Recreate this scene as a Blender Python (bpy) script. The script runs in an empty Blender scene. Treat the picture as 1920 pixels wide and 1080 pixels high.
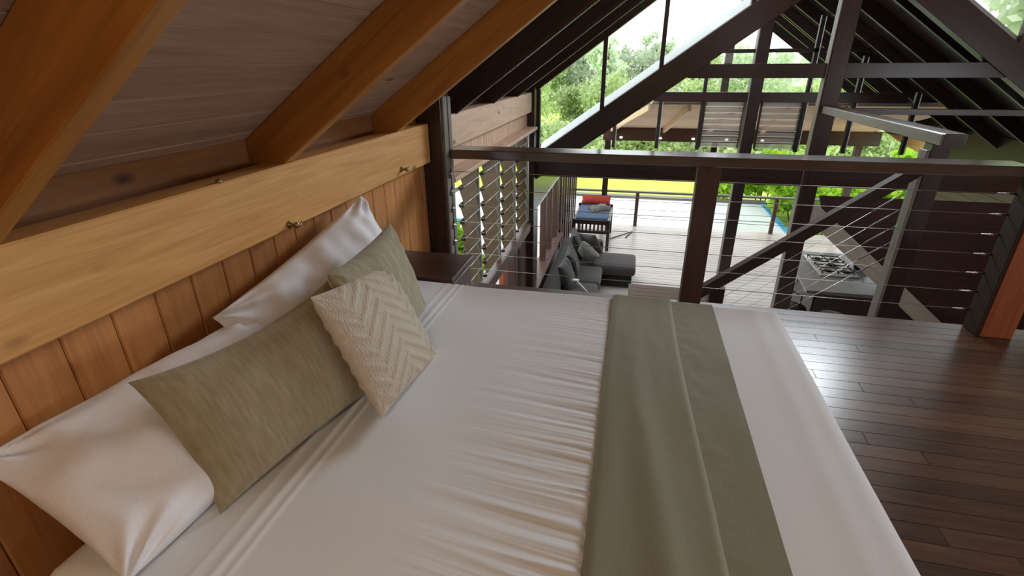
import bpy, bmesh, math, random
import numpy as np
from mathutils import Matrix, Vector, Euler, noise as mnoise
random.seed(7); rng = np.random.default_rng(7)
S = bpy.context.scene
C = S.collection
V = Vector
# ------------------------------------------------------------------ camera, world, lights, exposure
cam = bpy.data.objects.new('camera', bpy.data.cameras.new('camera')); C.objects.link(cam)
yaw, pitch, roll, focal = -0.23132075, -0.41923707, -0.00798116, 942.75
fwd = V((math.sin(yaw)*math.cos(pitch), math.cos(yaw)*math.cos(pitch), math.sin(pitch)))
rgt = V((math.cos(yaw), -math.sin(yaw), 0)); upv = rgt.cross(fwd)
r2 = rgt*math.cos(roll) + upv*math.sin(roll); u2 = upv*math.cos(roll) - rgt*math.sin(roll)
cam.matrix_world = Matrix(((r2.x, u2.x, -fwd.x, 0), (r2.y, u2.y, -fwd.y, 0), (r2.z, u2.z, -fwd.z, 1.52), (0, 0, 0, 1)))
cam.data.sensor_width = 36.0; cam.data.lens = 36.0*focal/1920.0
cam.data.clip_start = .02; cam.data.clip_end = 400
S.camera = cam

world = bpy.data.worlds.new('overcast_sky'); S.world = world; world.use_nodes = True
wn = world.node_tree.nodes['Background']
wn.inputs['Color'].default_value = (.93, .97, 1, 1); wn.inputs['Strength'].default_value = 2.3

def area(name, loc, target, sx, sy, watts, col=(1, 1, 1)):
    l = bpy.data.lights.new(name, 'AREA'); l.shape = 'RECTANGLE'; l.size = sx; l.size_y = sy; l.energy = watts; l.color = col
    o = bpy.data.objects.new(name, l); C.objects.link(o); o.location = loc
    o.rotation_euler = (V(target)-V(loc)).to_track_quat('-Z', 'Y').to_euler(); return o
area('rear_fill_light', (2.0, -2.75, 2.0), (.6, 2.5, .4), 3.2, 1.4, 26, (.96, .98, 1))  # added fill from behind the camera; the rear wall has no opening
area('side_fill_light', (5.45, .9, 1.05), (0, 1.6, .7), 3.4, .8, 46, (.88, .95, 1))  # fill added from the unseen right side to brighten bed and pillows
area('gable_skylight', (1.7, 6.80, 2.78), (1.7, 0, 2.78), 2.6, .9, 260, (.84, .93, 1))
lamp = bpy.data.lights.new('warm_fill_bulb', 'POINT'); lamp.energy = 30; lamp.color = (1, .80, .54); lamp.shadow_soft_size = .12  # unseen warm lamp added behind the camera to light the near rafters
lo = bpy.data.objects.new('warm_fill_bulb', lamp); C.objects.link(lo); lo.location = (-.15, -.75, 1.98)

vs = S.view_settings
vs.view_transform = 'Standard'; vs.look = 'None'; vs.exposure = 0.0; vs.gamma = 1.0; vs.use_curve_mapping = False
try:
    S.cycles.use_denoising = True; S.cycles.max_bounces = 8; S.cycles.transparent_max_bounces = 24
    S.cycles.caustics_reflective = False; S.cycles.caustics_refractive = False; S.cycles.sample_clamp_indirect = 6
except Exception: pass

# ------------------------------------------------------------------ materials
def lin(r, g, b):
    f = lambda c: (c/255/12.92 if c/255 <= .04045 else ((c/255+.055)/1.055)**2.4)
    return (f(r), f(g), f(b), 1)
MATS = {}
def nt(name):
    m = bpy.data.materials.new(name); m.use_nodes = True; n = m.node_tree
    return m, n, n.nodes['Principled BSDF']
def N(n, t, **kw):
    o = n.nodes.new(t)
    for k, v in kw.items(): setattr(o, k, v)
    return o
def plain(name, col, rough=.6, metal=0, spec=.5, bump=0, bscale=200):
    if name in MATS: return MATS[name]
    m, n, b = nt(name)
    b.inputs['Base Color'].default_value = col; b.inputs['Roughness'].default_value = rough; b.inputs['Metallic'].default_value = metal
    b.inputs['Specular IOR Level'].default_value = spec
    tc = N(n, 'ShaderNodeTexCoord'); nz = N(n, 'ShaderNodeTexNoise'); nz.inputs['Scale'].default_value = bscale if bump else 8
    n.links.new(tc.outputs['Object'], nz.inputs['Vector'])
    if bump:
        bp = N(n, 'ShaderNodeBump'); bp.inputs['Strength'].default_value = bump; bp.inputs['Distance'].default_value = .002
        n.links.new(nz.outputs['Fac'], bp.inputs['Height']); n.links.new(bp.outputs['Normal'], b.inputs['Normal'])
    else:
        mr = N(n, 'ShaderNodeMapRange'); mr.inputs['To Min'].default_value = max(rough-.08, .02); mr.inputs['To Max'].default_value = min(rough+.08, 1)
        n.links.new(nz.outputs['Fac'], mr.inputs['Value']); n.links.new(mr.outputs['Result'], b.inputs['Roughness'])
    MATS[name] = m; return m
def wood(name, dark, light, axis=0, rough=.5, knots=True, vary=.25, spec=.4, fine=1.0):
    """timber with grain along object axis, tone varied per board by the object's random number"""
    key = name+'xyz'[axis]
    if key in MATS: return MATS[key]
    m, n, b = nt(key); L = n.links.new
    tc = N(n, 'ShaderNodeTexCoord'); oi = N(n, 'ShaderNodeObjectInfo')
    mul = N(n, 'ShaderNodeVectorMath', operation='SCALE'); mul.inputs[0].default_value = (37, 23, 51); L(oi.outputs['Random'], mul.inputs['Scale'])
    add = N(n, 'ShaderNodeVectorMath', operation='ADD'); L(tc.outputs['Object'], add.inputs[0]); L(mul.outputs[0], add.inputs[1])
    mp = N(n, 'ShaderNodeMapping'); sc = [14*fine]*3; sc[axis] = 1.1; mp.inputs['Scale'].default_value = sc; L(add.outputs[0], mp.inputs['Vector'])
    n1 = N(n, 'ShaderNodeTexNoise'); n1.inputs['Scale'].default_value = 1.6; n1.inputs['Detail'].default_value = 7; n1.inputs['Roughness'].default_value = .62; n1.inputs['Distortion'].default_value = .9
    L(mp.outputs[0], n1.inputs['Vector'])
    mp2 = N(n, 'ShaderNodeMapping'); sc = [120*fine]*3; sc[axis] = 3; mp2.inputs['Scale'].default_value = sc; L(add.outputs[0], mp2.inputs['Vector'])
    n2 = N(n, 'ShaderNodeTexNoise'); n2.inputs['Scale'].default_value = 1.5; n2.inputs['Detail'].default_value = 3; L(mp2.outputs[0], n2.inputs['Vector'])
    mx = N(n, 'ShaderNodeMix'); mx.inputs[0].default_value = .3; L(n1.outputs['Fac'], mx.inputs[2]); L(n2.outputs['Fac'], mx.inputs[3])
    cr = N(n, 'ShaderNodeValToRGB'); cr.color_ramp.elements[0].position = .3; cr.color_ramp.elements[1].position = .68
    cr.color_ramp.elements[0].color = dark; cr.color_ramp.elements[1].color = light; L(mx.outputs[0], cr.inputs['Fac'])
    col = cr.outputs['Color']
    if knots:
        mp3 = N(n, 'ShaderNodeMapping'); sc = [5.5]*3; sc[axis] = 2.6; mp3.inputs['Scale'].default_value = sc; L(add.outputs[0], mp3.inputs['Vector'])
        vo = N(n, 'ShaderNodeTexVoronoi'); vo.inputs['Scale'].default_value = 1; L(mp3.outputs[0], vo.inputs['Vector'])
        kr = N(n, 'ShaderNodeValToRGB'); kr.color_ramp.elements[0].position = .04; kr.color_ramp.elements[1].position = .13
        kr.color_ramp.elements[0].color = (1, 1, 1, 1); kr.color_ramp.elements[1].color = (0, 0, 0, 1); L(vo.outputs['Distance'], kr.inputs['Fac'])
        km = N(n, 'ShaderNodeMix', data_type='RGBA'); L(kr.outputs['Color'], km.inputs[0]); L(col, km.inputs[6])
        km.inputs[7].default_value = tuple(c*.35 for c in dark[:3])+(1,); col = km.outputs[2]
    hs = N(n, 'ShaderNodeHueSaturation'); mr = N(n, 'ShaderNodeMapRange'); mr.inputs['To Min'].default_value = 1-vary; mr.inputs['To Max'].default_value = 1+vary
    L(oi.outputs['Random'], mr.inputs['Value']); L(mr.outputs['Result'], hs.inputs['Value']); L(col, hs.inputs['Color'])
    L(hs.outputs['Color'], b.inputs['Base Color'])
    b.inputs['Roughness'].default_value = rough; b.inputs['Specular IOR Level'].default_value = spec
    bp = N(n, 'ShaderNodeBump'); bp.inputs['Strength'].default_value = .12; bp.inputs['Distance'].default_value = .002
    L(mx.outputs[0], bp.inputs['Height']); L(bp.outputs['Normal'], b.inputs['Normal'])
    MATS[key] = m; return m
class W:   # a kind of timber, the grain axis chosen per board
    def __init__(s, *a, **k): s.a, s.k = a, k
    def ax(s, i): return wood(*s.a, axis=i, **s.k)
PINE = W('pine_beam', lin(184, 132, 74), lin(216, 168, 108), rough=.42, vary=.06)
PANEL = W('pine_panelling', lin(164, 106, 58), lin(196, 138, 84), rough=.42, vary=.16)
RAFT = W('honey_rafter', lin(146, 92, 38), lin(186, 126, 56), rough=.34, vary=.1)
CEIL = W('pink_pine_ceiling', lin(146, 116, 98), lin(184, 152, 132), rough=.6, vary=.1)
BLOCK = W('blocking_board', lin(120, 78, 44), lin(156, 104, 62), rough=.6, vary=.08)
DARK = W('dark_timber', lin(36, 27, 26), lin(58, 43, 40), rough=.27, vary=.15, knots=False, spec=.5)
DARK2 = W('matt_dark_timber', lin(46, 37, 32), lin(68, 56, 48), rough=.7, vary=.1, knots=False, spec=.2)
RED = W('red_brown_timber', lin(66, 46, 40), lin(94, 68, 58), rough=.36, vary=.15, knots=False)
RAIL = W('handrail_timber', lin(70, 58, 52), lin(96, 82, 74), rough=.14, vary=.05, knots=False, spec=.9)
FLOOR = W('hardwood_floor', lin(54, 38, 28), lin(92, 66, 50), rough=.26, vary=.3, knots=False, spec=.5)
DECK = W('deck_with_sky_shine', lin(200, 192, 184), lin(232, 226, 220), rough=.25, vary=.1, knots=False)  # near-white base stands in for overexposed sky shine on the boards
ORANGE = W('orange_post', lin(134, 66, 32), lin(170, 92, 50), rough=.5, vary=.05)
PALE = W('pale_pine', lin(186, 156, 132), lin(222, 194, 170), rough=.5, vary=.06)
PEACH = W('peach_soffit', lin(222, 178, 148), lin(244, 210, 182), rough=.6, vary=.08, knots=False)
GREYW = W('grey_timber_and_lit_sides', lin(98, 93, 88), lin(128, 122, 116), rough=.45, vary=.05, knots=False)  # grey timber, also the painted-on light of post and beam sides
PLANKG = W('pale_grey_plank', lin(158, 158, 150), lin(186, 186, 178), rough=.5, vary=.05, knots=False)
MAROON = W('maroon_board', lin(44, 28, 28), lin(62, 40, 39), rough=.55, vary=.12, knots=False)
OCHRE = W('sunlit_ochre_soffit', lin(196, 150, 92), lin(222, 180, 120), rough=.6, vary=.05, knots=False)  # sunlit tone of the far hip ceiling put into the colour

STEEL = plain('stainless_cable', lin(200, 200, 198), .25, 1)
ALU = plain('pale_aluminium', lin(214, 218, 218), .38, .6)
BLACK = plain('black_metal', lin(24, 24, 25), .4, .6)
FRAME = plain('dark_window_frame', lin(52, 46, 46), .4, .2)
SHEETMETAL = plain('pale_roof_flashing', lin(222, 228, 230), .4, .1)
def cloth(name, col, weave=900, bump=.25, sheen=.2, col2=None, wavy=0):
    m, n, b = nt(name); L = n.links.new
    tc = N(n, 'ShaderNodeTexCoord'); b.inputs['Roughness'].default_value = .9; b.inputs['Specular IOR Level'].default_value = .15
    b.inputs['Sheen Weight'].default_value = sheen
    nz = N(n, 'ShaderNodeTexNoise'); nz.inputs['Scale'].default_value = weave; nz.inputs['Detail'].default_value = 2; L(tc.outputs['Object'], nz.inputs['Vector'])
    mp = N(n, 'ShaderNodeMapping'); mp.inputs['Scale'].default_value = (weave*.9, weave*.12, weave*.12); L(tc.outputs['Object'], mp.inputs['Vector'])
    n2 = N(n, 'ShaderNodeTexNoise'); n2.inputs['Scale'].default_value = 1; L(mp.outputs[0], n2.inputs['Vector'])
    mx = N(n, 'ShaderNodeMix', data_type='RGBA'); L(n2.outputs['Fac'], mx.inputs[0]); mx.inputs[6].default_value = col2 or tuple(c*.82 for c in col[:3])+(1,)
    mx.inputs[7].default_value = tuple(min(c*1.1, 1) for c in col[:3])+(1,); L(mx.outputs[2], b.inputs['Base Color'])
    bp = N(n, 'ShaderNodeBump'); bp.inputs['Strength'].default_value = bump; bp.inputs['Distance'].default_value = .001
    L(nz.outputs['Fac'], bp.inputs['Height']); L(bp.outputs['Normal'], b.inputs['Normal'])
    MATS[name] = m; return m
LINEN = cloth('white_linen', lin(224, 227, 230), 700, .08, .1, lin(216, 219, 222))
LINEN2 = cloth('white_pillow_cotton', lin(230, 230, 234), 600, .1, .1, lin(220, 221, 226))
OLIVE = cloth('olive_linen', lin(164, 154, 128), 130, .9, .25, lin(128, 118, 92))
OLIVE2 = cloth('olive_slub_linen', lin(164, 156, 130), 110, .9, .25, lin(118, 110, 86))
KHAKI = cloth('sage_runner_cloth', lin(134, 133, 112), 500, .15, .2, lin(122, 121, 101))
KNIT = cloth('oatmeal_wool', lin(200, 190, 174), 350, .6, .3, lin(176, 166, 150))
SOFA = cloth('charcoal_upholstery', lin(74, 72, 72), 300, .3, .3)
SOFA_DK = cloth('dark_upholstery', lin(46, 47, 48), 300, .3, .3)
GREYC = cloth('grey_velvet', lin(128, 126, 122), 300, .3, .4)
BLUEC = cloth('slate_blue_canvas', lin(92, 112, 140), 300, .2, .1)
REDC = cloth('faded_red_canvas', lin(178, 70, 60), 300, .2, .1)
def glass(name, tint=(1, 1, 1, 1), refl=.9):
    m = bpy.data.materials.new(name); m.use_nodes = True; n = m.node_tree; n.nodes.clear(); L = n.links.new
    out = N(n, 'ShaderNodeOutputMaterial'); tr = N(n, 'ShaderNodeBsdfTransparent'); tr.inputs[0].default_value = tint
    gl = N(n, 'ShaderNodeBsdfGlossy'); gl.inputs['Roughness'].default_value = .02
    fr = N(n, 'ShaderNodeFresnel'); fr.inputs['IOR'].default_value = 1.45; mu = N(n, 'ShaderNodeMath', operation='MULTIPLY'); mu.inputs[1].default_value = refl
    L(fr.outputs[0], mu.inputs[0]); mx = N(n, 'ShaderNodeMixShader'); L(mu.outputs[0], mx.inputs[0]); L(tr.outputs[0], mx.inputs[1]); L(gl.outputs[0], mx.inputs[2]); L(mx.outputs[0], out.inputs[0])
    MATS[name] = m; return m
GLASS = glass('clear_glass', (.97, .99, .98, 1))
FROST = plain('pale_louvre_glass', lin(226, 230, 230), .3)
def hazeglass():
    m = bpy.data.materials.new('louvre_glass_blade'); m.use_nodes = True; n = m.node_tree; L = n.links.new
    b = n.nodes['Principled BSDF']; b.inputs['Base Color'].default_value = lin(226, 222, 218); b.inputs['Roughness'].default_value = .15  # pale base colour holds the sky reflected in the tilted blades
    tr = N(n, 'ShaderNodeBsdfTransparent'); mx = N(n, 'ShaderNodeMixShader'); mx.inputs[0].default_value = .45
    L(tr.outputs[0], mx.inputs[1]); L(b.outputs[0], mx.inputs[2]); L(mx.outputs[0], n.nodes['Material Output'].inputs[0]); return m
HAZE = hazeglass()
def leafmat(name, a, b_):
    m = bpy.data.materials.new(name); m.use_nodes = True; n = m.node_tree; n.nodes.clear(); L = n.links.new
    out = N(n, 'ShaderNodeOutputMaterial'); d = N(n, 'ShaderNodeBsdfDiffuse'); t = N(n, 'ShaderNodeBsdfTranslucent')
    g = N(n, 'ShaderNodeNewGeometry'); oi = N(n, 'ShaderNodeObjectInfo')
    mx = N(n, 'ShaderNodeMix', data_type='RGBA'); mx.inputs[6].default_value = a; mx.inputs[7].default_value = b_; L(g.outputs['Random Per Island'], mx.inputs[0])
    hs = N(n, 'ShaderNodeHueSaturation'); mr = N(n, 'ShaderNodeMapRange'); mr.inputs['To Min'].default_value = .8; mr.inputs['To Max'].default_value = 1.2
    L(oi.outputs['Random'], mr.inputs['Value']); L(mr.outputs[0], hs.inputs['Value']); L(mx.outputs[2], hs.inputs['Color'])
    L(hs.outputs[0], d.inputs[0]); L(hs.outputs[0], t.inputs[0])
    ms = N(n, 'ShaderNodeMixShader'); ms.inputs[0].default_value = .4; L(d.outputs[0], ms.inputs[1]); L(t.outputs[0], ms.inputs[2]); L(ms.outputs[0], out.inputs[0])
    MATS[name] = m; return m
LEAF = leafmat('hazed_forest_leaves', lin(168, 192, 130), lin(228, 238, 190))  # haze over the forest is lightened into the leaf colour
LEAF2 = leafmat('bright_fern_leaves', lin(120, 170, 40), lin(190, 220, 90))
LEAF3 = leafmat('haze_paled_leaves', lin(190, 206, 178), lin(230, 238, 216))  # paler still, with the haze painted into the leaves
BARK = plain('bark', lin(96, 84, 70), .9, bump=.6, bscale=30)
def grassmat():
    m, n, b = nt('mown_lawn'); L = n.links.new
    tc = N(n, 'ShaderNodeTexCoord'); nz = N(n, 'ShaderNodeTexNoise'); nz.inputs['Scale'].default_value = .35; nz.inputs['Detail'].default_value = 8; nz.inputs['Roughness'].default_value = .7
    L(tc.outputs['Object'], nz.inputs['Vector']); cr = N(n, 'ShaderNodeValToRGB'); cr.color_ramp.elements[0].position = .35; cr.color_ramp.elements[1].position = .65
    cr.color_ramp.elements[0].color = lin(180, 206, 84); cr.color_ramp.elements[1].color = lin(206, 224, 116); L(nz.outputs['Fac'], cr.inputs[0]); L(cr.outputs[0], b.inputs['Base Color'])
    b.inputs['Roughness'].default_value = .9; b.inputs['Specular IOR Level'].default_value = .1; MATS['mown_lawn'] = m; return m
LAWN = grassmat()
def watermat():
    m, n, b = nt('pool_water'); L = n.links.new
    b.inputs['Base Color'].default_value = lin(236, 242, 242); b.inputs['Roughness'].default_value = .05; b.inputs['Specular IOR Level'].default_value = 1  # near-white base paints in part of the reflected sky
    tc = N(n, 'ShaderNodeTexCoord'); nz = N(n, 'ShaderNodeTexNoise'); nz.inputs['Scale'].default_value = 3; L(tc.outputs['Object'], nz.inputs['Vector'])
    bp = N(n, 'ShaderNodeBump'); bp.inputs['Strength'].default_value = .05; L(nz.outputs['Fac'], bp.inputs['Height']); L(bp.outputs[0], b.inputs['Normal']); MATS['pool_water'] = m; return m
WATER = watermat()

# ------------------------------------------------------------------ builders
WM = {}
def link(o, parent=None, mw=None):
    C.objects.link(o); mw = mw or Matrix.Identity(4)
    if parent is not None:
        o.parent = parent; o.matrix_parent_inverse = WM[parent.name].inverted()
    o.matrix_basis = mw; WM[o.name] = mw; return o
def tag(o, label=None, cat=None, group=None, kind=None):
    for k, v in (('label', label), ('category', cat), ('group', group), ('kind', kind)):
        if v: o[k] = v
    return o
def thing(name, loc, label, cat, group=None, kind=None):
    o = bpy.data.objects.new(name, None); o.empty_display_size = .1
    link(o, None, Matrix.Translation(loc)); return tag(o, label, cat, group, kind)
_box = {}
def boxmesh(d, bev):
    k = tuple(round(x, 4) for x in d)+(bev,)
    if k in _box: return _box[k]
    bm = bmesh.new(); bmesh.ops.create_cube(bm, size=1); bmesh.ops.scale(bm, vec=d, verts=bm.verts)
    if bev: bmesh.ops.bevel(bm, geom=bm.edges[:], offset=min(bev, min(d)*.45), segments=1, affect='EDGES')
    me = bpy.data.meshes.new('board'); bm.to_mesh(me); bm.free(); _box[k] = me; return me
def mk(me, mat):
    """meshes are shared, so one copy per material"""
    if not me.materials: me.materials.append(mat); return me
    if me.materials[0] == mat: return me
    k = (me.name, mat.name)
    if k not in _box: c = me.copy(); c.materials.clear(); c.materials.append(mat); _box[k] = c
    return _box[k]
def box(name, a, b, mat, parent=None, bev=.003, rot=None):
    a, b = V(a), V(b); d = [abs(b[i]-a[i]) for i in range(3)]; c = (a+b)/2
    if isinstance(mat, W): mat = mat.ax(d.index(max(d)))
    o = bpy.data.objects.new(name, mk(boxmesh(d, bev), mat)); mw = Matrix.Translation(c)
    if rot is not None: mw = mw @ rot.to_4x4()
    return link(o, parent, mw)
def beam(name, p0, p1, w, h, mat, parent=None, up=(0, 0, 1), bev=.004):
    """bar from p0 to p1; h measured towards up, w across"""
    p0, p1 = V(p0), V(p1); x = (p1-p0).normalized(); y = V(up).cross(x).normalized(); z = x.cross(y)
    if isinstance(mat, W): mat = mat.ax(0)
    o = bpy.data.objects.new(name, mk(boxmesh(((p1-p0).length, w, h), bev), mat))
    R = Matrix((x, y, z)).transposed().to_4x4(); return link(o, parent, Matrix.Translation((p0+p1)/2) @ R)
def meshobj(name, verts, faces, mat, parent=None, mw=None, smooth=False):
    me = bpy.data.meshes.new(name); me.from_pydata([tuple(v) for v in verts], [], faces); me.materials.append(mat)
    if smooth: me.polygons.foreach_set('use_smooth', [True]*len(me.polygons))
    me.update(); return link(bpy.data.objects.new(name, me), parent, mw)
def prism(name, poly, y0, y1, mat, parent=None, plane='xz'):
    """polygon given in xz (or xy) extruded along the third axis"""
    n = len(poly)
    f = (lambda p, t: (p[0], t, p[1])) if plane == 'xz' else (lambda p, t: (p[0], p[1], t)) if plane == 'xy' else (lambda p, t: (t, p[0], p[1]))
    cs = V(f((sum(p[0] for p in poly)/n, sum(p[1] for p in poly)/n), (y0+y1)/2))
    vs_ = [V(f(p, y0))-cs for p in poly]+[V(f(p, y1))-cs for p in poly]
    fs = [list(range(n)), list(range(2*n-1, n-1, -1))]+[[i, n+i, n+(i+1) % n, (i+1) % n] for i in range(n)]
    bm = bmesh.new(); bv = [bm.verts.new(v) for v in vs_]
    for q in fs: bm.faces.new([bv[i] for i in q])
    bmesh.ops.recalc_face_normals(bm, faces=bm.faces[:]); me = bpy.data.meshes.new(name); bm.to_mesh(me); bm.free()
    if isinstance(mat, W):
        ex = [max(v[i] for v in vs_)-min(v[i] for v in vs_) for i in range(3)]; mat = mat.ax(ex.index(max(ex)))
    me.materials.append(mat); return link(bpy.data.objects.new(name, me), parent, Matrix.Translation(cs))
def tube(name, pts, r, mat, parent=None, seg=6, cap=True):
    pts = [V(p) for p in pts]; c = sum(pts, V())/len(pts); vs_, fs = [], []
    for i, p in enumerate(pts):
        t = (pts[min(i+1, len(pts)-1)]-pts[max(i-1, 0)]).normalized(); a = t.cross(V((0, 0, 1)) if abs(t.z) < .95 else V((1, 0, 0))).normalized(); b = t.cross(a)
        rr = r[i] if isinstance(r, (list, tuple)) else r
        for k in range(seg): vs_.append(p-c+(a*math.cos(2*math.pi*k/seg)+b*math.sin(2*math.pi*k/seg))*rr)
    for i in range(len(pts)-1):
        for k in range(seg): fs.append((i*seg+k, i*seg+(k+1) % seg, (i+1)*seg+(k+1) % seg, (i+1)*seg+k))
    if cap: fs += [tuple(range(seg-1, -1, -1)), tuple(range((len(pts)-1)*seg, len(pts)*seg))]
    return meshobj(name, vs_, fs, mat, parent, Matrix.Translation(c), True)
def lathe(name, prof, c, mat, parent=None, seg=20, axis='z'):
    vs_, fs = [], []
    for r, z in prof:
        for k in range(seg):
            a = 2*math.pi*k/seg; p = (r*math.cos(a), r*math.sin(a), z)
            vs_.append(p if axis == 'z' else (z, p[0], p[1]) if axis == 'x' else (p[0], z, p[1]))
    n = len(prof)
    for i in range(n-1):
        for k in range(seg): fs.append((i*seg+k, i*seg+(k+1) % seg, (i+1)*seg+(k+1) % seg, (i+1)*seg+k))
    fs += [tuple(range(seg-1, -1, -1)), tuple(range((n-1)*seg, n*seg))]
    return meshobj(name, vs_, fs, mat, parent, Matrix.Translation(c), True)
def fbm(p, oct=3):
    s, a = 0, 1
    for _ in range(oct): s += a*mnoise.noise(p); p = p*2.03; a *= .5
    return s
def copytree(root, loc, label=None, mirror=None):
    r = root.copy(); C.objects.link(r); r.location = loc
    if label: r['label'] = label
    for ch in root.children:
        c = ch.copy(); C.objects.link(c); c.parent = r
    return r

# ------------------------------------------------------------------ roof and room shell
SL = .7063; CA = math.cos(math.atan(SL)); RX = 2.2          # 35 degree pitch, ridge at x = 2.2
under = lambda x: 1.18+SL*(x+1.3)                            # underside of the rafters, left slope
board = lambda x: 1.377+SL*(x+1.3)                           # underside of the ceiling boards
ceil = thing('ceiling', (-1.5, 2.2, 1.3), 'sloping timber board ceiling over the bed with heavy rafters', None, kind='structure')
x = -1.6475; k = 0
while x < RX-.05:
    xm = x+.055; z = board(xm)+.011
    o = beam('ceiling_plank', (xm, -2.6, z), (xm, 6.95, z), .1335, .02, CEIL, ceil, up=(-SL, 0, 1), bev=.0035); x += .11
prism('roof_sheet', [(-1.75, board(-1.75)+.04), (RX, board(RX)+.04), (RX, board(RX)+.12), (-1.75, board(-1.75)+.12)], -2.7, 7.1, SHEETMETAL, ceil)
RY = [-2.38, -1.35, -.33, .70, 1.725, 2.745, 3.735, 4.80, 5.83]
for y in RY:
    p0 = V((-1.52, y+.028, under(-1.52)+.0985)); p1 = V((RX, y+.028, under(RX)+.0985))
    beam('rafter', p0, p1, .056, .197*CA, RAFT if y < 2.6 else (RAFT if y < 3 else DARK), ceil)
for i, y in enumerate(RY[:-1]):
    box('blocking_board', (-1.50, y+.058, 1.10), (-1.46, RY[i+1]-.002, 1.262), BLOCK if y < 3 else DARK, ceil)
ceil2 = thing('ceiling', (4, 2.2, 3), 'right slope of the board ceiling', None, kind='structure')
rb = lambda x: board(2*RX-x)
prism('roof_sheet', [(6.1, rb(6.1)), (RX, rb(RX)), (RX, rb(RX)+.12), (6.1, rb(6.1)+.12)], -2.7, 7.1, CEIL, ceil2)

wl = thing('wall_left', (-1.4, 1.3, 0), 'honey pine panelled wall behind the bed', None, kind='structure')
box('backing', (-1.46, -2.6, -.15), (-1.385, 3.2, 1.12), BLOCK, wl)
for i in range(-6, 20):
    y = .673+.1372*i
    if y > 3.15: break
    box('plank', (-1.385, y+.001, 0), (-1.352, min(y+.1362, 3.195), .96), PANEL, wl, bev=.004)
box('wall_beam', (-1.41, -2.6, .925), (-1.30, 3.19, 1.172), PINE, wl, bev=.006)
for y, z in ((1.671, .945), (2.731, .965)):
    b = lathe('coat_bolt', [(.014, 0), (.016, .004), (.008, .008), (.006, .03), (.012, .032), (.012, .042), (.004, .046)], (-1.30, y, z), plain('aged_brass', lin(150, 130, 90), .4, .8), wl, 10, 'x')
    tube('hook', [(-1.272, y, z), (-1.262, y+.02, z-.006), (-1.268, y+.04, z+.004)], .004, MATS['aged_brass'], b)
lathe('screw_head', [(.006, 0), (.011, .006), (.008, .014)], (-1.31, 1.385, 1.168), MATS['aged_brass'], wl, 10)

fl = thing('floor', (1.5, 1, 0), 'dark polished hardwood loft floor', None, kind='structure')
box('subfloor', (-1.4, -2.6, -.22), (5.7, 3.32, -.021), DARK, fl)
y = 3.365; i = 0
while y > -2.55:
    w = .084; cut = 1.0+1.1*((i*37) % 17)/17
    xs = [-1.35, cut-.6, cut+1.2, 5.68]
    if y < -.2: xs = [-1.35, 5.68]
    for a, b in zip(xs[:-1], xs[1:]):
        box('floorboard', (a+.0005, y-w+.0006, -.02), (b-.0005, y-.0006, 0), FLOOR, fl, bev=.0012)
    y -= w; i += 1
box('edge_joist', (-1.2, 3.325, -.24), (5.68, 3.36, -.021), DARK, fl)
wb = thing('wall_back', (2, -2.65, 0), 'rear gable wall', None, kind='structure')
prism('panelling', [(-1.45, -2.5), (5.8, -2.5), (5.8, board(-1.4)), (RX, board(RX)), (-1.45, board(-1.45))], -2.72, -2.66, PANEL, wb)
box('lower_boards', (-1.46, -2.66, -2.5), (-1.42, 4.7, -.64), RED, wl)
wr = thing('wall_right', (5.75, 2, 0), 'right loft wall', None, kind='structure')
box('panelling', (5.7, -2.7, -2.5), (5.78, 6.99, .62), PANEL, wr)
box('wall_beam', (5.66, -2.7, 1.05), (5.78, 7.0, 1.25), PANEL, wr)

# ------------------------------------------------------------------ bed
ZT, BX, BY0, BY1 = .50, .71, .50, 2.25
bed = thing('bed', (-.3, 1.37, 0), 'large bed with its head against the pine panelled wall', 'bed')
box('bed_base', (-1.16, BY0+.10, .06), (BX-.10, BY1-.10, .24), DARK, bed)
for xx in (-1.12, .52):
    for yy in (BY0+.14, BY1-.20): box('leg', (xx, yy, 0), (xx+.06, yy+.06, .06), DARK, bed)
def rbox(name, a, b, r, seg, mat, parent=None, puff=0, smooth=True):
    """box with rounded edges; puff swells its top"""
    a, b = V(a), V(b); c = (a+b)/2; d = b-a
    bm = bmesh.new(); bmesh.ops.create_cube(bm, size=1); bmesh.ops.scale(bm, vec=d, verts=bm.verts)
    bmesh.ops.bevel(bm, geom=bm.edges[:], offset=min(r, min(d)*.48), segments=seg, profile=.5, affect='EDGES')
    if puff:
        bmesh.ops.subdivide_edges(bm, edges=[e for e in bm.edges if e.calc_length() > min(d)*.6], cuts=5, use_grid_fill=True)
        for v in bm.verts:
            if v.co.z > 0: v.co.z += puff*max(0, 1-(2*v.co.x/d.x)**2)*max(0, 1-(2*v.co.y/d.y)**2)
    me = bpy.data.meshes.new(name); bm.to_mesh(me); bm.free(); me.materials.append(mat)
    if smooth: me.polygons.foreach_set('use_smooth', [True]*len(me.polygons))
    return link(bpy.data.objects.new(name, me), parent, Matrix.Translation(c))
rbox('mattress', (-1.17, BY0+.03, .24), (BX-.03, BY1-.03, ZT-.025), .05, 3, LINEN, bed)

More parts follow.
